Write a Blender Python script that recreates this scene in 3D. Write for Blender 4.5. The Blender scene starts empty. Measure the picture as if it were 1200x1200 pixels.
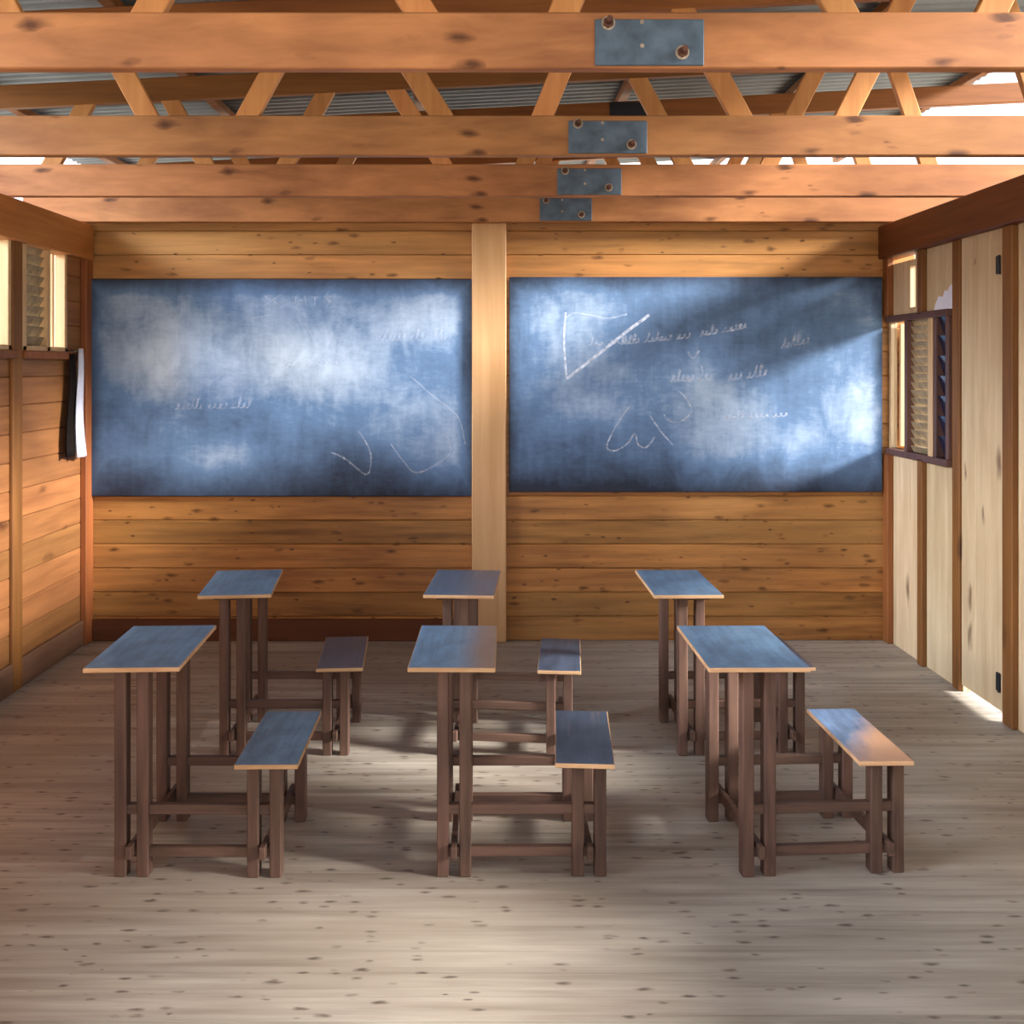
import bpy, bmesh, math, random
from mathutils import Vector, Matrix, Euler
R = math.radians
random.seed(7)
sc = bpy.context.scene
C = sc.collection

def lin(r, g, b):
    def f(v):
        v /= 255.0
        return v / 12.92 if v <= 0.04045 else ((v + 0.055) / 1.055) ** 2.4
    return (f(r), f(g), f(b), 1.0)

# ------------------------------------------------------------------ materials
class NT:
    def __init__(self, name):
        self.m = bpy.data.materials.new(name)
        self.m.use_nodes = True
        self.t = self.m.node_tree
        self.t.nodes.clear()
        self.out = self.n('ShaderNodeOutputMaterial')
        self.b = self.n('ShaderNodeBsdfPrincipled')
        self.l(self.b.outputs[0], self.out.inputs[0])
    def n(self, typ, **kw):
        nd = self.t.nodes.new(typ)
        for k, v in kw.items():
            setattr(nd, k, v)
        return nd
    def l(self, a, b):
        self.t.links.new(a, b)
    def math(self, op, a, b=None, c=None):
        nd = self.n('ShaderNodeMath', operation=op)
        for i, v in enumerate((a, b, c)):
            if v is None: continue
            if isinstance(v, (int, float)): nd.inputs[i].default_value = v
            else: self.l(v, nd.inputs[i])
        return nd.outputs[0]
    def ramp(self, fac, stops):
        nd = self.n('ShaderNodeValToRGB')
        e = nd.color_ramp.elements
        while len(e) < len(stops): e.new(0.5)
        for i, (p, c) in enumerate(stops):
            e[i].position = p
            e[i].color = c if not isinstance(c, (int, float)) else (c, c, c, 1)
        self.l(fac, nd.inputs[0])
        return nd.outputs[0]
    def mix(self, fac, a, b, blend='MIX'):
        nd = self.n('ShaderNodeMix', data_type='RGBA', blend_type=blend)
        for s, v in ((nd.inputs[0], fac), (nd.inputs[6], a), (nd.inputs[7], b)):
            if isinstance(v, (int, float, tuple)): s.default_value = v
            else: self.l(v, s)
        return nd.outputs[2]
    def coords(self, scale=(1, 1, 1), loc=(0, 0, 0)):
        tc = self.n('ShaderNodeTexCoord')
        mp = self.n('ShaderNodeMapping')
        mp.inputs['Scale'].default_value = scale
        mp.inputs['Location'].default_value = loc
        self.l(tc.outputs['Object'], mp.inputs[0])
        return mp.outputs[0]
    def noise(self, vec, scale=1, detail=5, rough=0.55, w=None, dist=0.0):
        nd = self.n('ShaderNodeTexNoise')
        if w is not None:
            nd.noise_dimensions = '4D'
            self.l(w, nd.inputs['W'])
        nd.inputs['Scale'].default_value = scale
        nd.inputs['Detail'].default_value = detail
        nd.inputs['Roughness'].default_value = rough
        nd.inputs['Distortion'].default_value = dist
        self.l(vec, nd.inputs['Vector'])
        return nd.outputs[0]

def wood(name, light, dark, axis=0, plank=None, rough=0.6, across=26, along=1.6,
         knots=0.0, knsc=11.0, var=0.25, bump=0.15, contrast=(0.3, 0.72), spec=0.3, tint=None, weather=0.0):
    q = NT(name)
    tc = q.n('ShaderNodeTexCoord')
    oi = q.n('ShaderNodeObjectInfo')
    sx = q.n('ShaderNodeSeparateXYZ')
    q.l(tc.outputs['Object'], sx.inputs[0])
    w = q.math('MULTIPLY', oi.outputs['Random'], 37.0)
    if plank:
        pa, pw, po = plank
        idx = q.math('FLOOR', q.math('DIVIDE', q.math('SUBTRACT', sx.outputs[pa], po), pw))
        wn = q.n('ShaderNodeTexWhiteNoise', noise_dimensions='1D')
        q.l(idx, wn.inputs['W'])
        w = q.math('ADD', w, q.math('MULTIPLY', wn.outputs[0], 53.0))
        rnd = wn.outputs[0]
    else:
        rnd = oi.outputs['Random']
    s = [across] * 3; s[axis] = along
    mp = q.n('ShaderNodeMapping'); mp.inputs['Scale'].default_value = s
    q.l(tc.outputs['Object'], mp.inputs[0])
    n1 = q.noise(mp.outputs[0], 1, 6, 0.6, w, 0.4)
    s2 = [across * 0.16] * 3; s2[axis] = along * 0.9
    mp2 = q.n('ShaderNodeMapping'); mp2.inputs['Scale'].default_value = s2
    q.l(tc.outputs['Object'], mp2.inputs[0])
    n2 = q.noise(mp2.outputs[0], 1, 3, 0.5, w)
    f = q.math('ADD', q.math('MULTIPLY', n1, 0.6), q.math('MULTIPLY', n2, 0.4))
    col = q.ramp(f, [(contrast[0], dark), (contrast[1], light)])
    hv = q.n('ShaderNodeHueSaturation')
    q.l(col, hv.inputs['Color'])
    q.l(q.math('ADD', q.math('MULTIPLY', q.math('SUBTRACT', rnd, 0.5), 2 * var), 1.0), hv.inputs['Value'])
    q.l(q.math('ADD', q.math('MULTIPLY', q.math('SUBTRACT', rnd, 0.5), -0.008), 0.5), hv.inputs['Hue'])
    col = hv.outputs[0]
    if tint:   # broad patches of another tone
        tcol, tamt = tint
        s3 = [1.3] * 3; s3[axis] = 0.7
        mp3 = q.n('ShaderNodeMapping'); mp3.inputs['Scale'].default_value = s3
        q.l(tc.outputs['Object'], mp3.inputs[0])
        n3 = q.noise(mp3.outputs[0], 1, 3, 0.5)
        col = q.mix(q.ramp(n3, [(0.4, 0), (0.65, tamt)]), col, tcol)
    if knots > 0:
        s4 = [knsc] * 3; s4[axis] = knsc * 0.36
        mp4 = q.n('ShaderNodeMapping'); mp4.inputs['Scale'].default_value = s4
        mp4.inputs['Location'].default_value = (3.1, 1.7, 0.6)
        q.l(tc.outputs['Object'], mp4.inputs[0])
        v = q.n('ShaderNodeTexVoronoi', feature='F1')
        v.inputs['Scale'].default_value = 1.0
        nz = q.n('ShaderNodeTexNoise'); nz.inputs['Scale'].default_value = 2.2; nz.inputs['Detail'].default_value = 3
        q.l(mp4.outputs[0], nz.inputs['Vector'])
        va = q.n('ShaderNodeVectorMath', operation='MULTIPLY_ADD')
        q.l(nz.outputs['Color'], va.inputs[0]); va.inputs[1].default_value = (0.45,) * 3; q.l(mp4.outputs[0], va.inputs[2])
        q.l(va.outputs[0], v.inputs['Vector'])
        sepc = q.n('ShaderNodeSeparateColor'); q.l(v.outputs['Color'], sepc.inputs[0])
        kd = q.ramp(q.math('DIVIDE', v.outputs['Distance'], q.math('ADD', 0.6, q.math('MULTIPLY', sepc.outputs[1], 1.3))), [(0.06, 1), (0.22, 0)])
        gate = q.math('GREATER_THAN', sepc.outputs[0], 1.0 - knots)
        kc = (dark[0] * 0.35, dark[1] * 0.28, dark[2] * 0.28, 1)
        col = q.mix(q.math('MULTIPLY', q.math('MULTIPLY', kd, gate), 0.85), col, kc)
    q.l(col, q.b.inputs['Base Color'])
    q.b.inputs['Roughness'].default_value = rough
    q.b.inputs['Specular IOR Level'].default_value = spec
    if bump:
        bp = q.n('ShaderNodeBump')
        bp.inputs['Strength'].default_value = bump
        bp.inputs['Distance'].default_value = 0.004
        q.l(n1, bp.inputs['Height'])
        q.l(bp.outputs[0], q.b.inputs['Normal'])
    return q.m

def plain(name, col, rough=0.6, metal=0.0, spec=0.4, noise=0.15, scale=20):
    q = NT(name)
    n = q.noise(q.coords((scale,) * 3), 1, 4)
    a = tuple(c * (1 - noise) for c in col[:3]) + (1,)
    b = tuple(min(1, c * (1 + noise)) for c in col[:3]) + (1,)
    q.l(q.ramp(n, [(0.3, a), (0.7, b)]), q.b.inputs['Base Color'])
    q.b.inputs['Roughness'].default_value = rough
    q.b.inputs['Metallic'].default_value = metal
    q.b.inputs['Specular IOR Level'].default_value = spec
    return q.m

M = {}
PLANK = 0.1365
M['back'] = wood('orange pine planks', lin(190, 130, 68), lin(98, 58, 25), 0, (2, PLANK, 0.0), 0.45, tint=(lin(200, 158, 100), 0.3), knots=0.6, knsc=24, var=0.16, contrast=(0.32, 0.66))
M['left'] = wood('red pine planks', lin(168, 114, 68), lin(108, 67, 38), 1, (2, PLANK, 0.0), 0.5, knots=0.25, var=0.16)
M['panel'] = wood('pale vertical boards', lin(228, 206, 168), lin(180, 150, 112), 2, (1, 0.40, 0.09), 0.6, across=18, knots=0.05, var=0.1, bump=0.08)
M['floor'] = wood('weathered floor boards', lin(198, 188, 173), lin(118, 106, 92), 0, (1, 0.098, 0.0), 0.5, across=30, along=1.5, knots=0.5, knsc=38, var=0.12, tint=(lin(140, 122, 104), 0.6), spec=0.4)
M['beam'] = wood('planed pine beam', lin(188, 130, 80), lin(110, 67, 37), 0, None, 0.5, across=13, along=2.6, knots=0.5, knsc=19, var=0.08, contrast=(0.3, 0.62), tint=(lin(164, 106, 68), 0.5))
M['topchord'] = wood('dark pine chord', lin(150, 96, 46), lin(98, 56, 22), 0, None, 0.6, var=0.1)
M['web'] = wood('pine brace', lin(212, 152, 92), lin(166, 104, 54), 2, None, 0.55, along=2, var=0.18)
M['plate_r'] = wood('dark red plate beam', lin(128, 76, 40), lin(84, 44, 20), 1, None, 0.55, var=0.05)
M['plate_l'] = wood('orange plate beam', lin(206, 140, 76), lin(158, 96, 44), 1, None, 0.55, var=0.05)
M['stud'] = wood('brown stud', lin(150, 98, 50), lin(98, 60, 28), 2, None, 0.6, knots=0.15, var=0.15)
M['post'] = wood('pale post', lin(220, 178, 134), lin(180, 132, 84), 2, None, 0.45, across=14, along=0.8, var=0.05)
M['corner'] = wood('reddish corner post', lin(158, 96, 52), lin(108, 60, 28), 2, None, 0.55, var=0.1)
M['base'] = wood('dark skirting', lin(112, 62, 32), lin(74, 38, 18), 0, None, 0.6, var=0.1)
M['base_y'] = wood('dusty skirting', lin(140, 104, 82), lin(98, 66, 48), 1, None, 0.6, var=0.1)
M['deskwood'] = wood('brown stained frame wood', lin(118, 88, 73), lin(55, 39, 33), 2, None, 0.5, across=40, along=3, var=0.12)
M['railwood'] = wood('brown stained rail wood', lin(114, 86, 71), lin(54, 39, 32), 0, None, 0.5, across=40, along=3, var=0.12)
M['rawedge'] = wood('raw plywood edge', lin(222, 182, 138), lin(172, 128, 88), 0, None, 0.6, across=60, along=5, var=0.1)
M['winwood'] = wood('pale window wood', lin(226, 194, 150), lin(186, 148, 100), 2, None, 0.5, along=1.4, var=0.08)
M['windark'] = wood('dark window frame', lin(112, 78, 68), lin(72, 48, 44), 2, None, 0.5, var=0.08)
M['steel'] = plain('blue grey steel plate', lin(84, 100, 116), 0.42, 0.35, 0.5, 0.35, 14)
M['bolt'] = plain('galvanised bolt', lin(176, 160, 142), 0.4, 0.5, 0.5, 0.3, 60)
M['rust'] = plain('rusty bolt shaft', lin(96, 62, 46), 0.6, 0.3, 0.4, 0.3, 60)
M['roof'] = plain('galvanised corrugated sheet', lin(104, 108, 112), 0.5, 0.55, 0.5, 0.25, 3)
M['hinge'] = plain('black hinge', lin(40, 42, 48), 0.5, 0.4, 0.4, 0.1, 30)
M['darkcloth'] = plain('black cloth', lin(26, 20, 18), 0.9, 0, 0.1, 0.2, 40)
M['palecloth'] = plain('pale lilac cloth', lin(206, 206, 220), 0.85, 0, 0.1, 0.1, 25)
M['paper'] = plain('white paper', lin(226, 228, 242), 0.8, 0, 0.2, 0.04, 20)
M['ground'] = plain('pale dry earth', lin(206, 190, 164), 0.95, 0, 0.1, 0.12, 2)
M['dirt'] = plain('dark joint dirt', lin(62, 50, 44), 0.9, 0, 0.1, 0.2, 30)
M['slat'] = plain('weathered louvre slat', lin(150, 132, 104), 0.6, 0, 0.3, 0.35, 22)
M['glass'] = plain('dark glass louvre', lin(30, 34, 58), 0.12, 0, 0.7, 0.1, 20)

def painted(name, base, worn, wear_x=None, rough=0.33):
    """slate painted board: worn = colour under the paint; wear_x = (from, to) local x where paint wears off"""
    q = NT(name)
    n = q.noise(q.coords((14, 8, 14)), 1, 6, 0.7)
    n2 = q.noise(q.coords((60, 3, 60)), 1, 4, 0.6)
    a = tuple(c * 0.55 for c in base[:3]) + (1,)
    b = tuple(min(1, c * 1.6) for c in base[:3]) + (1,)
    col = q.ramp(q.math('ADD', q.math('MULTIPLY', n, 0.7), q.math('MULTIPLY', n2, 0.3)), [(0.36, a), (0.64, b)])
    if wear_x:
        tc = q.n('ShaderNodeTexCoord'); s = q.n('ShaderNodeSeparateXYZ'); q.l(tc.outputs['Object'], s.inputs[0])
        mr = q.n('ShaderNodeMapRange')
        ax, f0, f1 = wear_x
        sv = s.outputs[0] if ax == 0 else q.math('SUBTRACT', s.outputs[0], q.math('MULTIPLY', s.outputs[1], 0.6))
        q.l(q.math('ADD', sv, q.math('MULTIPLY', q.math('SUBTRACT', n, 0.5), 0.16)), mr.inputs[0])
        mr.inputs[1].default_value = f0; mr.inputs[2].default_value = f1
        col = q.mix(mr.outputs[0], col, worn)
    else:
        col = q.mix(q.ramp(n2, [(0.6, 0), (0.75, 0.5)]), col, worn)
    q.l(col, q.b.inputs['Base Color'])
    q.l(q.math('ADD', q.math('MULTIPLY', n, 0.25), rough - 0.12), q.b.inputs['Roughness'])
    q.b.inputs['Specular IOR Level'].default_value = 0.6
    return q.m
SL = lin(96, 124, 148)
M['top_blue'] = painted('slate blue painted top', SL, lin(150, 110, 80))
M['top_dark'] = painted('dark slate painted top', lin(70, 80, 96), lin(150, 110, 80))
M['top_brown'] = painted('brown worn painted top', lin(92, 78, 82), lin(150, 110, 80))
M['top_worn_r'] = painted('slate top worn brown at right', SL, lin(128, 104, 92), (0, 0.02, 0.1))
M['bench_worn'] = painted('slate bench worn to tan wood', lin(92, 112, 140), lin(196, 148, 112), (1, -0.01, 0.10))

def chalkboard(name, seed, level, smears=()):
    q = NT(name)
    tc = q.n('ShaderNodeTexCoord'); s = q.n('ShaderNodeSeparateXYZ'); q.l(tc.outputs['Object'], s.inputs[0])
    big = q.noise(q.coords((1.2, 1, 1.7), (seed, 0, seed * 0.7)), 1, 3, 0.5)
    mid = q.noise(q.coords((6, 1, 4), (seed * 2, 0, 1)), 1, 6, 0.65, None, 0.6)
    fine = q.noise(q.coords((16, 1, 40), (seed, 0, 2)), 1, 5, 0.7)
    vert = q.noise(q.coords((22, 1, 3), (seed, 0, 5)), 1, 4, 0.6)
    f = q.math('ADD', q.math('MULTIPLY', big, 0.9), q.math('MULTIPLY', mid, 0.28))
    f = q.math('ADD', f, q.math('MULTIPLY', fine, 0.2))
    f = q.math('ADD', f, q.math('MULTIPLY', vert, 0.14))
    f = q.math('ADD', f, level - 0.785)
    for cx, cz, rx, rz, amp in smears:   # rubbed patches of chalk dust
        mpp = q.n('ShaderNodeMapping'); mpp.inputs['Scale'].default_value = (1 / rx, 0, 1 / rz)
        mpp.inputs['Location'].default_value = (-cx / rx, 0, -cz / rz)
        q.l(tc.outputs['Object'], mpp.inputs[0])
        ln = q.n('ShaderNodeVectorMath', operation='LENGTH'); q.l(mpp.outputs[0], ln.inputs[0])
        g = q.math('POWER', 2.718, q.math('MULTIPLY', q.math('MULTIPLY', ln.outputs['Value'], ln.outputs['Value']), -1.0))
        f = q.math('ADD', f, q.math('MULTIPLY', g, q.math('MULTIPLY', mid, 2 * amp)))
    # the wiped-clean margin: less chalk dust near the edges
    ex = q.math('SUBTRACT', 1.085, q.math('ABSOLUTE', s.outputs[0]))
    ez = q.math('SUBTRACT', 0.61, q.math('ABSOLUTE', s.outputs[2]))
    eb = q.math('MULTIPLY', q.math('ADD', 0.61, s.outputs[2]), 0.45)   # the foot of the board is wiped cleaner
    e = q.math('ADD', q.math('MINIMUM', q.math('MINIMUM', ex, ez), eb), q.math('MULTIPLY', q.math('SUBTRACT', mid, 0.5), 0.06))
    mr = q.n('ShaderNodeMapRange'); q.l(e, mr.inputs[0])
    mr.inputs[1].default_value = 0.0; mr.inputs[2].default_value = 0.1
    f = q.math('MULTIPLY', f, q.math('ADD', q.math('MULTIPLY', mr.outputs[0], 0.75), 0.25))
    col = q.ramp(f, [(0.06, lin(28, 36, 54)), (0.37, lin(96, 126, 164)), (0.8, lin(212, 229, 247))])
    q.l(col, q.b.inputs['Base Color'])
    q.b.inputs['Roughness'].default_value = 0.6
    q.b.inputs['Specular IOR Level'].default_value = 0.35
    return q.m
M['board_l'] = chalkboard('dusty blue slate', 12.9, 0.42, ((-0.66, 0.16, 0.16, 0.3, 0.2), (0.12, 0.16, 0.42, 0.2, 0.16), (0.7, 0.3, 0.4, 0.25, 0.08), (0.5, -0.42, 0.5, 0.2, -0.1), (-0.75, -0.5, 0.4, 0.2, -0.14)))
M['board_r'] = chalkboard('dark blue slate', 8.1, 0.36, ((0.95, -0.15, 0.22, 0.35, 0.1), (-0.8, 0.4, 0.3, 0.2, 0.1), (-0.85, -0.45, 0.4, 0.25, -0.12)))

def chalk(nm, lo, hi):
    q = NT(nm)
    q.b.inputs['Base Color'].default_value = lin(226, 236, 255)
    q.b.inputs['Roughness'].default_value = 0.9
    tr = q.n('ShaderNodeBsdfTransparent')
    mx = q.n('ShaderNodeMixShader')
    n = q.noise(q.coords((40, 40, 40)), 1, 4)
    q.l(q.ramp(n, [(0.3, lo), (0.75, hi)]), mx.inputs[0])
    q.l(tr.outputs[0], mx.inputs[1]); q.l(q.b.outputs[0], mx.inputs[2])
    q.l(mx.outputs[0], q.out.inputs[0])
    return q.m
M['chalk'] = chalk('chalk strokes', 0.3, 0.9)
M['old'] = chalk('half wiped chalk strokes', 0.0, 0.4)
M['faint'] = chalk('faint chalk strokes', 0.03, 0.6)

# ------------------------------------------------------------------ mesh helpers
class MB:
    def __init__(self):
        self.bm = bmesh.new()
    def _add(self, tmp):
        me = bpy.data.meshes.new('t'); tmp.to_mesh(me); tmp.free()
        self.bm.from_mesh(me); bpy.data.meshes.remove(me)
    def box(self, x0, x1, y0, y1, z0, z1, bev=0.003, mat=None, top=None):
        t = bmesh.new()
        bmesh.ops.create_cube(t, size=1.0)
        for v in t.verts:
            v.co = Vector((x0 + (v.co.x + .5) * (x1 - x0), y0 + (v.co.y + .5) * (y1 - y0), z0 + (v.co.z + .5) * (z1 - z0)))
        if bev: bmesh.ops.bevel(t, geom=list(t.edges), offset=bev, segments=1, affect='EDGES')
        t.normal_update()
        if top is not None:
            for f in t.faces:
                if f.normal.z > 0.9: f.material_index = top
        if mat is not None: bmesh.ops.transform(t, matrix=mat, verts=t.verts)
        self._add(t); return self
    def bar(self, a, b, w, d, bev=0.003, up=Vector((0, 1, 0))):
        """a board from a to b; w in the plane, d along up"""
        a, b = Vector(a), Vector(b); L = (b - a).length
        z = (b - a).normalized(); y = (up - up.dot(z) * z).normalized(); x = y.cross(z)
        m = Matrix((x, y, z)).transposed().to_4x4(); m.translation = (a + b) / 2
        return self.box(-w / 2, w / 2, -d / 2, d / 2, -L / 2, L / 2, bev, m)
    def cyl(self, a, b, r, seg=12, r2=None):
        a, b = Vector(a), Vector(b)
        t = bmesh.new()
        bmesh.ops.create_cone(t, cap_ends=True, segments=seg, radius1=r, radius2=r if r2 is None else r2, depth=(b - a).length)
        m = (b - a).to_track_quat('Z', 'Y').to_matrix().to_4x4(); m.translation = (a + b) / 2
        bmesh.ops.transform(t, matrix=m, verts=t.verts)
        self._add(t); return self
    def build(self, name, mat, parent=None, loc=None):
        me = bpy.data.meshes.new(name)
        if loc is not None:
            bmesh.ops.translate(self.bm, vec=-Vector(loc), verts=self.bm.verts)
        self.bm.to_mesh(me); self.bm.free()
        for m in (mat if isinstance(mat, (list, tuple)) else [mat]): me.materials.append(m)
        o = bpy.data.objects.new(name, me); C.objects.link(o)
        if loc is not None: o.location = loc
        if parent: o.parent = parent
        return o

def tag(o, label, cat, group=None):
    o['label'] = label; o['category'] = cat
    if group: o['group'] = group
    return o
def empty(name, loc, label, cat, group=None, rz=0):
    o = bpy.data.objects.new(name, None); C.objects.link(o)
    o.empty_display_size = 0.1
    o.location = loc; o.rotation_euler = (0, 0, rz)
    return tag(o, label, cat, group)
def struct(o):
    o['kind'] = 'structure'; return o

CAMZ, F, VX, VY = 1.55, 1200.0, 576.0, 430.0
def at(px, py, Y):
    return Vector(((px - VX) * Y / F, Y, CAMZ - (py - VY) * Y / F))

# ------------------------------------------------------------------ setting
YB = 5.80          # face of the back wall
XL, XR = -2.29, 2.25
Y0 = -1.4
b = MB()
y = Y0; k = 0
while y < 8.0:
    b.box(-2.42, 2.40, y + 0.0011, y + 0.0969, -0.03, 0.0, 0)
    y += 0.098; k += 1
# dirt packed in the joints between the boards
dirt0 = len(b.bm.faces)
b.box(-2.42, 2.40, Y0, 8.0, -0.06, -0.0015, 0)
b.bm.faces.ensure_lookup_table()
for f in b.bm.faces[dirt0:]: f.material_index = 1
struct(b.build('floor', [M['floor'], M['dirt']]))
b = MB(); b.box(-30, 30, -30, 30, -0.25, -0.17, 0)
struct(b.build('ground', M['ground']))

# back wall of horizontal boards
b = MB()
z = 0.0
while z < 2.52:
    z1 = min(z + PLANK, 2.56)
    b.box(-2.42, 2.40, YB, YB + 0.03, z + 0.0008, z1 - 0.0008, 0.004)
    z += PLANK
b.box(-2.42, 2.40, YB + 0.031, YB + 0.05, 0, 2.56, 0)
struct(b.build('wall_back', M['back']))

def planked_wall(name, mat, x0, x1, segs, horizontal=True):
    """segs = (y0, y1, z0, z1) solid pieces"""
    b = MB()
    sg = 1 if x0 > 0 else -1
    for (a0, a1, c0, c1) in segs:
        bx = (x1 + 0.001, x1 + 0.012) if sg > 0 else (x0 - 0.012, x0 - 0.001)
        b.box(bx[0], bx[1], a0, a1, c0, c1, 0)
        if horizontal:
            z = math.floor(c0 / PLANK) * PLANK
            while z < c1 - 0.004:
                p0, p1 = max(z, c0), min(z + PLANK, c1)
                if p1 - p0 > 0.012: b.box(x0, x1, a0, a1, p0 + 0.0008, p1 - 0.0008, 0.004)
                z += PLANK
        else:
            y = math.floor((a0 - 0.02) / 0.14) * 0.14 + 0.02
            while y < a1 - 0.004:
                p0, p1 = max(y, a0), min(y + 0.14, a1)
                if p1 - p0 > 0.012: b.box(x0, x1, p0 + 0.0004, p1 - 0.0004, c0, c1, 0.002)
                y += 0.14
    return struct(b.build(name, mat))

PLZ0, PLZ1 = 2.16, 2.345
# left wall: windows high under the plate
LW = [(4.98, 5.50), (4.10, 4.86), (2.6, 3.7), (0.6, 1.9)]
SILL = 1.63
segs = [(Y0, YB, 0.0, SILL)]
prev = YB
for (a, c) in LW:
    segs.append((c, prev, SILL, PLZ1)); prev = a
segs.append((Y0, prev, SILL, PLZ1))
segs.append((YB + 0.03, 8.0, 0, PLZ1))
planked_wall('wall_left', M['left'], XL - 0.03, XL, segs)
# right wall: panels, door, windows; low unseen openings added to sun the floor
RWS, RWH = 1.095, 1.80
DOORY = (4.46, 4.885)
segs = [(5.0, YB, 0, RWS), (5.0, 5.44, RWH, PLZ1), (5.44, 5.505, RWH, 1.87), (5.44, 5.505, 2.09, 2.125), (5.505, YB, RWH, 2.125), (5.765, YB, RWS, RWH),
        (4.885, 5.0, 0, PLZ1), (4.46, 4.885, 2.24, PLZ1),
        (3.8, 4.46, 0, PLZ1), (2.9, 3.8, 0, 0.8), (2.9, 3.8, 1.2, PLZ1), (2.4, 2.9, 0, PLZ1),
        (0.9, 2.4, 0, 0.85), (0.9, 2.4, 1.2, PLZ1),
        (0.2, 0.9, 0, PLZ1), (Y0, 0.2, 0, RWS), (Y0, 0.2, RWH, PLZ1), (YB + 0.03, 8.0, 0, PLZ1)]
planked_wall('wall_right', M['panel'], XR, XR + 0.022, segs, False)

n = [0]
def trim(mat, *boxes, bev=0.004):
    n[0] += 1
    b = MB()
    for q in boxes: b.box(*q, bev)
    return struct(b.build('trim_%d' % n[0], mat))
# corner posts, studs
trim(M['corner'], (XL, XL + 0.035, YB - 0.10, YB, 0, 2.35))
trim(M['corner'], (XR - 0.035, XR, YB - 0.07, YB, 0, RWS - 0.035), (XR - 0.035, XR, YB - 0.07, YB, RWH + 0.035, 2.16))
trim(M['stud'], (XL, XL + 0.02, 4.86, 4.96, 0, PLZ0))
trim(M['stud'], (XL, XL + 0.05, 3.75, 3.85, 0, PLZ0))
trim(M['stud'], (XR - 0.03, XR, 5.29, 5.345, 0, RWS - 0.02), (XR - 0.03, XR, 5.29, 5.345, RWH + 0.02, PLZ0))
trim(M['stud'], (XR - 0.018, XR, 4.89, 4.965, 0, PLZ0))
trim(M['stud'], (XR - 0.03, XR, 4.37, 4.455, 0, PLZ0))
trim(M['stud'], (XR - 0.05, XR, 3.82, 3.9, 0, PLZ0))
trim(M['stud'], (XR - 0.05, XR, 2.4, 2.48, 0, PLZ0))
# skirting
o = MB().box(XL + 0.035, -0.11, YB - 0.018, YB, 0, 0.125, 0.004).build('baseboard_back', M['base']); struct(o)
o = MB().box(XL, XL + 0.02, 3.85, 4.86, 0, 0.14, 0.004).box(XL, XL + 0.02, 4.96, YB - 0.1, 0, 0.14, 0.004).build('baseboard_left', M['base_y']); struct(o)

# centre post between the boards
b = MB(); b.box(-0.111, 0.083, YB - 0.045, YB, 0, 2.36, 0.005)
tag(b.build('timber_post', M['post'], loc=(0, YB - 0.02, 0)), 'wide pale timber post standing between the two blackboards', 'post')

# wall plates
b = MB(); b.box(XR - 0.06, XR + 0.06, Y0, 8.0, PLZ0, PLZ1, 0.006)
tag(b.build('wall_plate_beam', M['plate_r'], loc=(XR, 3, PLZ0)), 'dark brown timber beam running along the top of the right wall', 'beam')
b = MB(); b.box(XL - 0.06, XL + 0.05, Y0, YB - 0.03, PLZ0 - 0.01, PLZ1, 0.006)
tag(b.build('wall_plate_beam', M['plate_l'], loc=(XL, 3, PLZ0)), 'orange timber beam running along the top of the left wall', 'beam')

# ------------------------------------------------------------------ roof
SL_ = 0.048
def roofz(x): return 3.045 + SL_ * x
b = MB()
t = b.bm
NY = int(9.6 / 0.0127)
rows = []
for i in range(NY + 1):
    yy = Y0 - 0.2 + i * 0.0127
    dz = 0.009 * math.cos(i * 2 * math.pi / 6)
    rows.append([t.verts.new((x, yy, roofz(x) + 0.05 + dz)) for x in (-2.85, 0, 2.85)])
for i in range(NY):
    for j in range(2):
        t.faces.new((rows[i][j], rows[i][j + 1], rows[i + 1][j + 1], rows[i + 1][j])).smooth = True
o = struct(b.build('ceiling', M['roof']))
md = o.modifiers.new('s', 'SOLIDIFY'); md.thickness = 0.0012
for x, lab in ((-2.55, 'roof purlin at the left eaves, end seen above the left wall'),
               (-1.5, 'dark roof purlin running front to back left of the centre'),
               (-0.4, 'roof purlin running front to back just left of the splice plates'),
               (0.75, 'roof purlin running front to back right of the splice plates'),
               (1.75, 'roof purlin running front to back above the right window'),
               (2.72, 'roof purlin along the right eaves above the dark beam')):
    b = MB(); b.box(-0.025, 0.025, Y0 - 0.15, 8.1, 0, 0.045, 0.003)
    o = b.build('roof_purlin', M['topchord']); o.location = (x, 0, roofz(x) - 0.008)
    o.rotation_euler = (0, -math.atan(SL_), 0)
    tag(o, lab, 'purlin')

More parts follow.
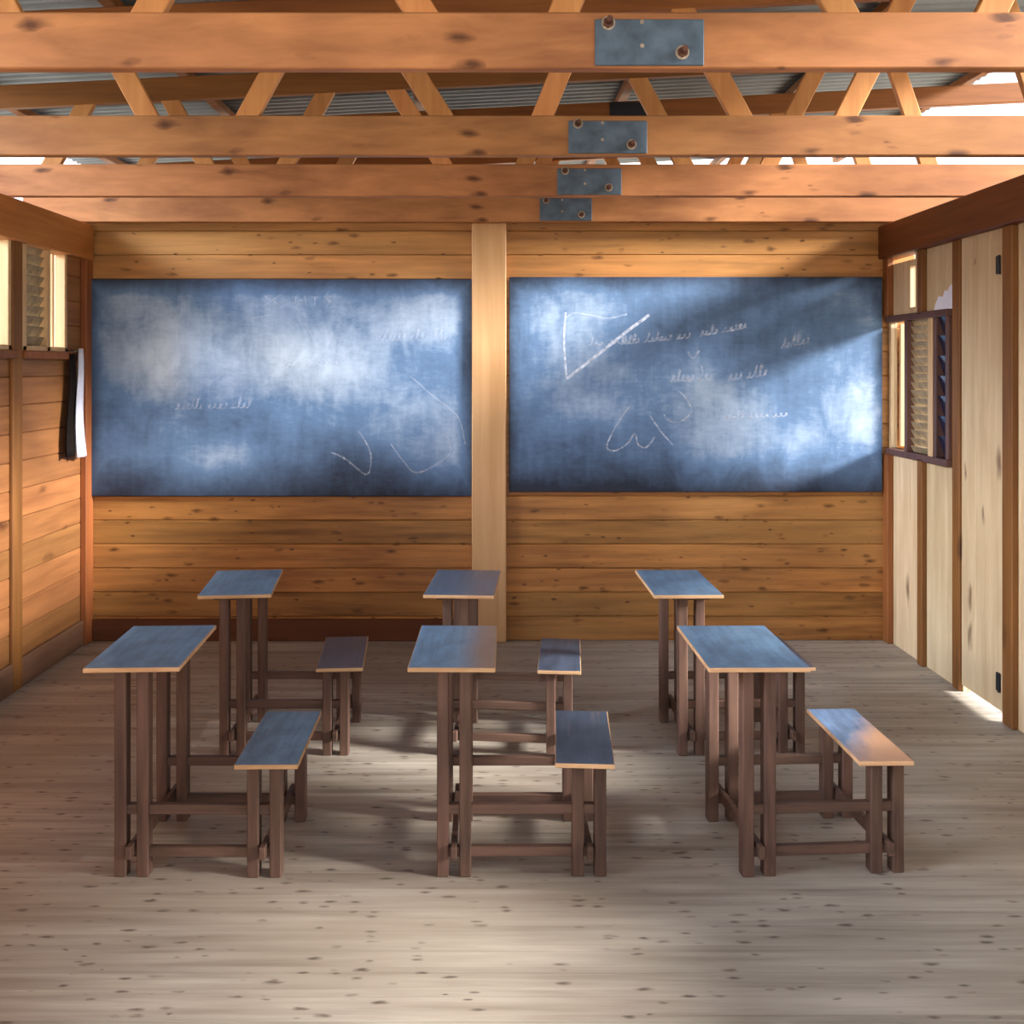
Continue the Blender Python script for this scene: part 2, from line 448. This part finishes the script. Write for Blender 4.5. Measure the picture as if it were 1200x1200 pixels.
WEBS = [(-1.87, -2.07), (-1.51, -1.31), (-0.73, -0.951), (-0.444, -0.176), (0.372, 0.186), (0.715, 0.97), (1.61, 1.35), (1.95, 2.13)]
BZ0, BZ1 = 2.36, 2.513
def truss(Y, label, px0, px1, dx=0.0, plate=True):
    t = empty('roof_truss', (0, Y, BZ0), label, 'roof truss', 'timber roof trusses')
    d = 0.045
    b = MB(); b.box(-2.62, 2.75, 0, d, 0, BZ1 - BZ0, 0.004); b.build('bottom_chord', M['beam'], t)
    b = MB()
    m = Matrix.Translation((0, 0, 2.945 - BZ0)) @ Matrix.Rotation(-math.atan(SL_), 4, 'Y')
    b.box(-2.72, 3.08, 0, d, -0.055, 0.055, 0.004, m)
    tc = b.build('top_chord', M['topchord'], t)
    for i, (xt, xb) in enumerate(WEBS):
        b = MB()
        b.bar((xb + dx, d / 2, 2.49 - BZ0), (xt + dx, d / 2, 2.93 + SL_ * xt - BZ0), 0.08, 0.032)
        b.build('web_brace', M['web'], t)
    if plate:
        b = MB(); b.box(px0, px1, -0.007, 0.001, 0.006, BZ1 - BZ0 - 0.022, 0.002)
        sp = b.build('splice_plate', M['steel'], t)
        sp['label'] = 'blue grey steel splice plate'
        w = px1 - px0; h = BZ1 - BZ0
        for fx, fz in ((0.12, 0.78), (0.80, 0.26)):
            x, z = px0 + w * fx, h * fz
            b = MB(); b.cyl((x, -0.011, z), (x, -0.006, z), 0.019, 16)
            bo = b.build('washer', M['bolt'], sp)
            b = MB(); b.cyl((x, -0.05, z), (x, -0.006, z), 0.0085, 10); b.cyl((x, -0.022, z), (x, -0.010, z), 0.0145, 6)
            b.build('bolt', M['rust'], sp)
        for fz in (0.80, 0.38):
            x, z = px0 + w * 0.43, h * fz
            b = MB(); b.cyl((x, -0.011, z), (x, -0.006, z), 0.006, 8)
            b.build('nail', M['bolt'], sp)
        # second plate on the upper chord
        if Y != 5.72: return t
        zc = 2.945 - BZ0 + SL_ * 0.8
        b = MB(); b.box(0.66, 0.94, -0.006, 0.001, zc - 0.045, zc + 0.045, 0.002)
        b.build('splice_plate', M['hinge'], t)
    return t
truss(2.777, 'roof truss nearest the camera with the largest steel splice plate', 0.28, 0.575, 0.0)
truss(3.92, 'second roof truss from the camera, plate smaller than the nearest one', 0.294, 0.595, 0.0)
truss(4.86, 'third roof truss from the camera, close above the back row of desks', 0.312, 0.616, -0.04)
truss(5.72, 'roof truss against the back wall directly above the blackboards', 0.27, 0.56, 0.02)
truss(6.75, 'roof truss beyond the back wall, glimpsed through the nearer trusses', 0.28, 0.57, 0.05)

# ------------------------------------------------------------------ windows
def louvre(b, x, y0, y1, z0, z1, nsl, w, ang, t=0.006):
    for i in range(nsl):
        z = z0 + (i + 0.5) * (z1 - z0) / nsl
        m = Matrix.Translation((x, 0, z)) @ Matrix.Rotation(ang, 4, 'Y')
        b.box(-w / 2, w / 2, y0, y1, -t / 2, t / 2, 0.001, m)
# right window: dark frame, open bay at the far end, slatted bay, dark glass louvre bay
b = MB()
b.box(XR - 0.03, XR + 0.04, 5.0, 5.78, RWS - 0.035, RWS, 0.003)
b.box(XR - 0.03, XR + 0.04, 5.0, 5.78, RWH, RWH + 0.035, 0.003)
w1 = struct(b.build('window_1', M['windark']))
b = MB()
for y in (5.0, 5.14, 5.50):
    b.box(XR - 0.02, XR + 0.035, y, y + 0.035, RWS, RWH, 0.003)
b.build('window_frame', M['windark'], w1)
b = MB(); b.box(XR - 0.025, XR - 0.003, 5.175, 5.225, RWS, RWH, 0.003); b.build('window_stile', M['winwood'], w1)
b = MB(); louvre(b, XR + 0.015, 5.225, 5.50, RWS - 0.01, RWH + 0.01, 17, 0.05, R(62)); b.build('louvre_slats', M['slat'], w1)
b = MB(); louvre(b, XR + 0.012, 5.035, 5.14, RWS, RWH, 7, 0.125, R(72)); b.build('glass_louvre', M['glass'], w1)
# pale shutter leaf swung outwards at the far end of the window
b = MB()
for i in range(4):
    b.box(XR + 0.04 + i * 0.09, XR + 0.128 + i * 0.09, 5.735, 5.755, RWS + 0.01, RWH - 0.01, 0.004)
b.build('shutter', M['winwood'], w1)
# left windows
def lwin(idx, y0, y1, full):
    b = MB()
    b.box(XL - 0.05, XL + 0.035, y0 - 0.02, y1 + 0.02, SILL - 0.04, SILL, 0.003)
    w = struct(b.build('window_%d' % idx, M['corner']))
    b = MB()
    b.box(XL - 0.045, XL + 0.012, y0, y0 + 0.04, SILL, PLZ0, 0.003)
    b.box(XL - 0.045, XL + 0.012, y1 - 0.03, y1, SILL, PLZ0, 0.003)
    b.box(XL - 0.045, XL + 0.012, y0, y1, SILL, SILL + 0.025, 0.003)
    if full: b.box(XL - 0.045, XL + 0.012, y0 + 0.27, y0 + 0.31, SILL, PLZ0, 0.003)
    b.build('window_frame', M['winwood'], w)
    if full:
        b = MB(); louvre(b, XL - 0.02, y0 + 0.04, y0 + 0.27, SILL + 0.02, PLZ0, 10, 0.06, R(-62)); b.build('louvre_slats', M['slat'], w)
    b = MB()
    for i in range(4):
        b.box(XL - 0.14 - i * 0.09, XL - 0.052 - i * 0.09, y1 - 0.03, y1 - 0.01, SILL, PLZ0 + 0.05, 0.004)
    b.build('shutter', M['winwood'], w)
lwin(2, 4.98, 5.50, True)
lwin(3, 4.10, 4.86, False)
trim(M['corner'], (XL, XL + 0.02, 5.52, YB - 0.10, SILL - 0.045, SILL - 0.005))

# door in the right wall
b = MB()
for i in range(3):
    a = DOORY[0] + 0.004 + i * 0.139
    b.box(XR - 0.01, XR + 0.018, a, a + 0.139, 0.035, 2.235, 0.003)
d = struct(b.build('door_1', M['panel']))
for z in (0.16, 2.0):
    b = MB(); b.box(XR - 0.018, XR - 0.008, 4.505, 4.535, z - 0.04, z + 0.04, 0.002); b.cyl((XR - 0.018, 4.505, z - 0.042), (XR - 0.018, 4.505, z + 0.042), 0.006, 10)
    b.build('hinge', M['hinge'], d)

# torn paper above the right window
def sheet(name, pts, mat, x):
    t = bmesh.new()
    f = t.faces.new([t.verts.new((x, y, z)) for y, z in pts])
    r = bmesh.ops.extrude_face_region(t, geom=[f])
    bmesh.ops.translate(t, vec=(-0.0015, 0, 0), verts=[v for v in r['geom'] if isinstance(v, bmesh.types.BMVert)])
    bmesh.ops.recalc_face_normals(t, faces=t.faces)
    b = MB(); b.bm.free(); b.bm = t
    return b.build(name, mat, loc=(x, pts[0][0], pts[0][1]))
tag(sheet('torn_paper', [(4.968, 1.94), (5.01, 1.955), (5.05, 1.925), (5.08, 1.93), (5.10, 1.90), (5.15, 1.905), (5.185, 1.87), (5.20, 1.84), (5.195, 1.8352), (4.968, 1.8352)], M['paper'], XR - 0.001),
    'torn white paper stuck above the dark louvre of the right window', 'paper')

# cloth hanging under the left sill
root = empty('hanging_cloth', (XL + 0.03, 5.56, 1.10), 'black and pale lilac cloth hanging below the left window sill', 'cloth')
def drape(name, y0, y1, z0, z1, x0, mat, amp, ph, flare):
    t = bmesh.new(); NU, NV = 14, 14
    g = []
    for j in range(NV + 1):
        v = j / NV; z = z1 + (z0 - z1) * v
        row = []
        for i in range(NU + 1):
            u = i / NU
            yy = y0 + (y1 - y0) * (0.5 + (u - 0.5) * (0.45 + 0.55 * v ** 0.6)) + 0.02 * math.sin(v * 5 + ph)
            xx = x0 + amp * (0.4 + 0.6 * v) * math.sin(u * 3.2 * math.pi + ph + v) + flare * v
            row.append(t.verts.new((xx, yy - 5.56, z - 1.10)))
        g.append(row)
    for j in range(NV):
        for i in range(NU):
            t.faces.new((g[j][i], g[j][i + 1], g[j + 1][i + 1], g[j + 1][i])).smooth = True
    b = MB(); b.bm.free(); b.bm = t
    o = b.build(name, mat, root)
    md = o.modifiers.new('s', 'SOLIDIFY'); md.thickness = 0.005
    return o
o = drape('dark_panel', 5.42, 5.56, 1.07, 1.62, 0.005, M['darkcloth'], 0.012, 0.4, 0.0); o['label'] = 'black cloth panel'
o = drape('pale_panel', 5.50, 5.66, 1.06, 1.65, 0.012, M['palecloth'], 0.014, 1.3, 0.012); o['label'] = 'pale lilac cloth panel'
b = MB(); b.cyl((-0.03, -0.02, 0.53), (0.015, -0.02, 0.535), 0.005, 8); b.build('nail', M['bolt'], root)

# ------------------------------------------------------------------ blackboards
def board(px0, px1, py0, py1, mat, label):
    p, q = at(px0, py1, YB), at(px1, py0, YB)
    c = Vector(((p.x + q.x) / 2, YB - 0.012, (p.z + q.z) / 2))
    r = empty('blackboard', (c.x, YB, p.z), label, 'blackboard')
    b = MB(); b.box(p.x + 0.1, q.x - 0.1, YB - 0.008, YB - 0.0015, q.z - 0.12, q.z - 0.06, 0); b.build('mounting_batten', M['base'], r, loc=(c.x, YB, p.z)).location = (0, 0, 0)
    b = MB(); b.box(p.x, q.x, YB - 0.026, YB - 0.008, p.z, q.z, 0.004)
    o = b.build('panel', mat, loc=c)
    o.parent = r; o.location = c - r.location
    return r, c
def ribbon(t, pts, w, y):
    pts = [Vector((p[0], p[1])) for p in pts]
    L = []; Rr = []
    for i, p in enumerate(pts):
        d = (pts[min(i + 1, len(pts) - 1)] - pts[max(i - 1, 0)])
        if d.length < 1e-6: d = Vector((1, 0))
        d.normalize(); nn = Vector((-d.y, d.x)) * w / 2
        L.append(t.verts.new((p.x + nn.x, y, p.y + nn.y))); Rr.append(t.verts.new((p.x - nn.x, y, p.y - nn.y)))
    for i in range(len(pts) - 1):
        t.faces.new((L[i], L[i + 1], Rr[i + 1], Rr[i]))
def smooth(pts, nsub=6):
    out = []
    P = [pts[0]] + list(pts) + [pts[-1]]
    for i in range(1, len(P) - 2):
        p0, p1, p2, p3 = [Vector(v) for v in P[i - 1:i + 3]]
        for k in range(nsub):
            u = k / nsub
            out.append(0.5 * ((2 * p1) + (p2 - p0) * u + (2 * p0 - 5 * p1 + 4 * p2 - p3) * u * u + (3 * p1 - p0 - 3 * p2 + p3) * u ** 3))
    out.append(Vector(P[-2])); return out
def chalk_part(root, strokes, thin='faint', name='chalk_stroke'):
    y = -0.0268
    for w, pts in strokes:
        t = bmesh.new(); ww = []
        for px, py in pts:
            v = at(px, py, YB - 0.027); ww.append((v.x - root.location.x, v.z - root.location.z))
        ribbon(t, ww, w, y); y -= 0.00003
        b = MB(); b.bm.free(); b.bm = t
        b.build(name, M['chalk' if w > 0.0115 else thin], root)
def cursive(x0, x1, y0, y1, h, seed):
    """a line of looping handwriting too faint to read: a list of strokes"""
    rr = random.Random(seed); out = []; cur = []
    x = x0; left = rr.randint(3, 6)
    while x < x1:
        up = h * rr.choice([0.42, 0.45, 0.5, 0.5, 0.95]); adv = rr.uniform(4.6, 7.0); lean = rr.uniform(1.0, 3.2)
        for k in range(9):
            a = k / 9.0
            yb = y0 + (y1 - y0) * (x - x0) / (x1 - x0)
            cur.append((x + adv * a + lean * math.sin(2 * math.pi * a) * 0.9 + up * 0.12 * (1 - math.cos(2 * math.pi * a)), yb - up * (1 - math.cos(2 * math.pi * a)) / 2))
        x += adv; left -= 1
        if left == 0:
            out.append(cur); cur = []; x += 4.5; left = rr.randint(3, 6)
    if len(cur) > 2: out.append(cur)
    return out
rl, cl = board(105, 553, 327.5, 581, M['board_l'], 'large left blackboard hazed over with pale blue chalk dust')
rr_, cr = board(596.5, 1032, 325, 576, M['board_r'], 'right blackboard with a white chalk tick and lines of scrawl')
S = [(0.012, smooth([(663, 366), (661, 400), (664, 442)])), (0.017, [(664, 444), (700, 416), (735, 388), (761, 369)]),
     (0.010, smooth([(661, 374), (672, 367), (690, 369), (712, 373), (735, 368)])),
     (0.010, smooth([(738, 476), (724, 496), (711, 523), (722, 528), (736, 519), (744, 508), (748, 521), (758, 524), (767, 512)])),
     (0.010, [(761, 486), (774, 505), (788, 521)]),
     (0.010, smooth([(796, 458), (806, 470), (810, 482), (800, 493), (786, 494), (778, 486)])),
     (0.010, smooth([(806, 412), (812, 420), (820, 410)])), (0.010, [(822, 428), (824, 440)])]
for p in cursive(728, 806, 404, 396, 12, 3): S.append((0.009, p))
for p in cursive(820, 876, 394, 384, 13, 4): S.append((0.010, p))
for p in cursive(785, 834, 447, 446, 15, 5): S.append((0.010, p))
for p in cursive(852, 898, 446, 440, 16, 6): S.append((0.010, p))
for p in cursive(850, 920, 490, 488, 9, 8): S.append((0.009, p))
for p in cursive(915, 945, 408, 402, 14, 9): S.append((0.009, p))
for p in cursive(690, 735, 405, 402, 10, 19): S.append((0.008, p))
chalk_part(rr_, S)
S = [(0.010, [(309, 346), (328, 358)]), (0.010, [(328, 346), (310, 358)]),
     (0.010, [(345, 358), (347, 347), (352, 354), (357, 347), (359, 358)]), (0.010, [(364, 348), (374, 348)]), (0.010, [(369, 348), (369, 358)]),
     (0.010, smooth([(388, 348), (381, 349), (387, 354), (380, 358)])), (0.011, [(295, 373), (316, 369)]),
     (0.011, smooth([(388, 530), (405, 538), (430, 556), (434, 530), (420, 505)])),
     (0.011, smooth([(458, 520), (474, 542), (487, 554), (508, 546), (528, 530), (522, 508)])),
     (0.010, smooth([(480, 440), (505, 462), (536, 488), (545, 520)]))]
for p in cursive(205, 290, 480, 478, 14, 12): S.append((0.008, p))
for p in cursive(330, 400, 430, 428, 14, 15): S.append((0.008, p))
for p in cursive(440, 520, 400, 398, 16, 17): S.append((0.008, p))
chalk_part(rl, S, 'old')

# ------------------------------------------------------------------ joined desk and bench units
GROUP = 'desk and bench units standing on the floor'
def unit(name_label, Y, xd, xb, topx, benchx, rot, trot, brot, top_mat, bench_mat):
    """xd / xb: centres of the desk and bench leg pairs; topx / benchx: half-widths and offsets"""
    r = empty('school_desk', (xd, Y, 0), name_label, 'school desk', GROUP, 0)
    r.rotation_euler.z = rot
    bx = xb - xd
    LY = (0.0, 0.38)
    def leg(x, y, h, w=0.036, dd=0.044):
        b = MB(); b.box(x - w / 2, x + w / 2, y - dd / 2, y + dd / 2, 0, h, 0.003); return b.build('leg', M['deskwood'], r)
    DH, BH = 0.641, 0.352
    for y in LY:
        for s in (-1, 1):
            leg(s * 0.034, y, DH); leg(bx + s * 0.034, y, BH)
        for z in (0.073, 0.202):
            b = MB(); b.box(-0.05, bx + 0.05, y - 0.012, y + 0.012, z - 0.015, z + 0.015, 0.002)
            b.build('cross_rail', M['railwood'], r)
    for x in (0, bx):
        b = MB(); b.box(x - 0.009, x + 0.009, -0.05, 0.43, 0.066, 0.104, 0.002); b.build('stretcher', M['railwood'], r)
    for x, h in ((0, DH), (bx, BH)):
        for y in LY:
            b = MB(); b.box(x - 0.075, x + 0.075, y - 0.02, y + 0.02, h - 0.02, h, 0.002); b.build('top_bearer', M['railwood'], r)
    def top(nm, x, hw, h, y0, y1, rz, mat):
        b = MB(); b.box(-hw, hw, y0 - 0.19, y1 - 0.19, 0, 0.014, 0.002, None, 1)
        o = b.build(nm, [M['rawedge'], mat], r); o.location = (x, 0.19, h); o.rotation_euler.z = rz
    top('desktop', topx[0], topx[1], DH, -0.085, 0.415, trot, M[top_mat])
    top('bench_seat', bx + benchx[0], benchx[1], BH, -0.08, 0.395, brot, M[bench_mat])
    return r
FR, BK = 3.13, 4.10
unit('front-row school desk and bench unit nearest the left wall', FR, -1.094, -0.69, (0.007, 0.142), (0.012, 0.095), R(-0.5), R(3.2), R(1.5), 'top_blue', 'top_blue')
unit('front-row middle school desk and bench unit, desktop browned at its right end', FR, -0.114, 0.297, (0.0, 0.131), (0.0, 0.089), R(0.3), R(-1.2), R(-4), 'top_worn_r', 'top_dark')
unit('front-row school desk and bench unit on the right, bench seat worn to tan wood', FR, 0.812, 1.212, (-0.005, 0.152), (-0.02, 0.083), R(3.5), R(-3.0), R(-2), 'top_blue', 'bench_worn')
unit('back-row school desk and bench unit on the left with purple brown bench', BK, -1.033, -0.622, (-0.005, 0.142), (0.005, 0.092), R(0.3), R(6), R(4), 'top_blue', 'top_brown')
unit('back-row middle school desk and bench unit in front of the post', BK, -0.142, 0.271, (0.015, 0.14), (0.0, 0.085), R(-4.5), R(1.0), R(0), 'top_dark', 'top_dark')
unit('back-row school desk and bench unit on the right, half hidden by the front desk', BK, 0.797, 1.2, (-0.02, 0.137), (-0.01, 0.085), R(1.5), R(-1), R(0), 'top_blue', 'top_brown')

# ------------------------------------------------------------------ light
w = bpy.data.worlds.new('sky'); sc.world = w; w.use_nodes = True
nt = w.node_tree; nt.nodes.clear()
out = nt.nodes.new('ShaderNodeOutputWorld'); bg = nt.nodes.new('ShaderNodeBackground')
tc = nt.nodes.new('ShaderNodeTexCoord'); sp = nt.nodes.new('ShaderNodeSeparateXYZ'); rp = nt.nodes.new('ShaderNodeValToRGB')
nt.links.new(tc.outputs['Generated'], sp.inputs[0]); nt.links.new(sp.outputs[2], rp.inputs[0])
e = rp.color_ramp.elements
e[0].position = 0.0; e[0].color = (1.0, 0.97, 0.93, 1)
e[1].position = 0.7; e[1].color = (0.55, 0.72, 1.0, 1)
# added bright patch low in the left sky, a second soft light source
vd = nt.nodes.new('ShaderNodeVectorMath'); vd.operation = 'DOT_PRODUCT'
vd.inputs[1].default_value = Vector((-1, -0.35, 0.42)).normalized()
nm = nt.nodes.new('ShaderNodeVectorMath'); nm.operation = 'NORMALIZE'
nt.links.new(tc.outputs['Generated'], nm.inputs[0]); nt.links.new(nm.outputs[0], vd.inputs[0])
mr = nt.nodes.new('ShaderNodeMapRange'); mr.interpolation_type = 'SMOOTHSTEP'
mr.inputs[1].default_value = math.cos(R(17)); mr.inputs[2].default_value = math.cos(R(8))
mr.inputs[3].default_value = 1.55; mr.inputs[4].default_value = 45.0
nt.links.new(vd.outputs['Value'], mr.inputs[0]); nt.links.new(mr.outputs[0], bg.inputs[1])
nt.links.new(rp.outputs[0], bg.inputs[0]); nt.links.new(bg.outputs[0], out.inputs[0])
bg.inputs[1].default_value = 2.2
L = bpy.data.lights.new('sun', 'SUN'); L.energy = 11; L.angle = R(11); L.color = (1.0, 0.98, 0.95)
so = bpy.data.objects.new('sun', L); C.objects.link(so)
so.rotation_euler = Vector((-1, 0.27, -0.41)).to_track_quat('-Z', 'Y').to_euler()

cam = bpy.data.cameras.new('camera'); co = bpy.data.objects.new('camera', cam); C.objects.link(co)
co.location = (0, 0, CAMZ); co.rotation_euler = (R(90), 0, 0)
cam.sensor_width = 36; cam.lens = 36; cam.shift_x = 24 / 1200; cam.shift_y = -170 / 1200
cam.clip_start = 0.05
sc.camera = co
sc.view_settings.view_transform = 'Standard'; sc.view_settings.look = 'None'
sc.view_settings.gamma = 1.0; sc.view_settings.use_curve_mapping = False
sc.view_settings.exposure = 0.78
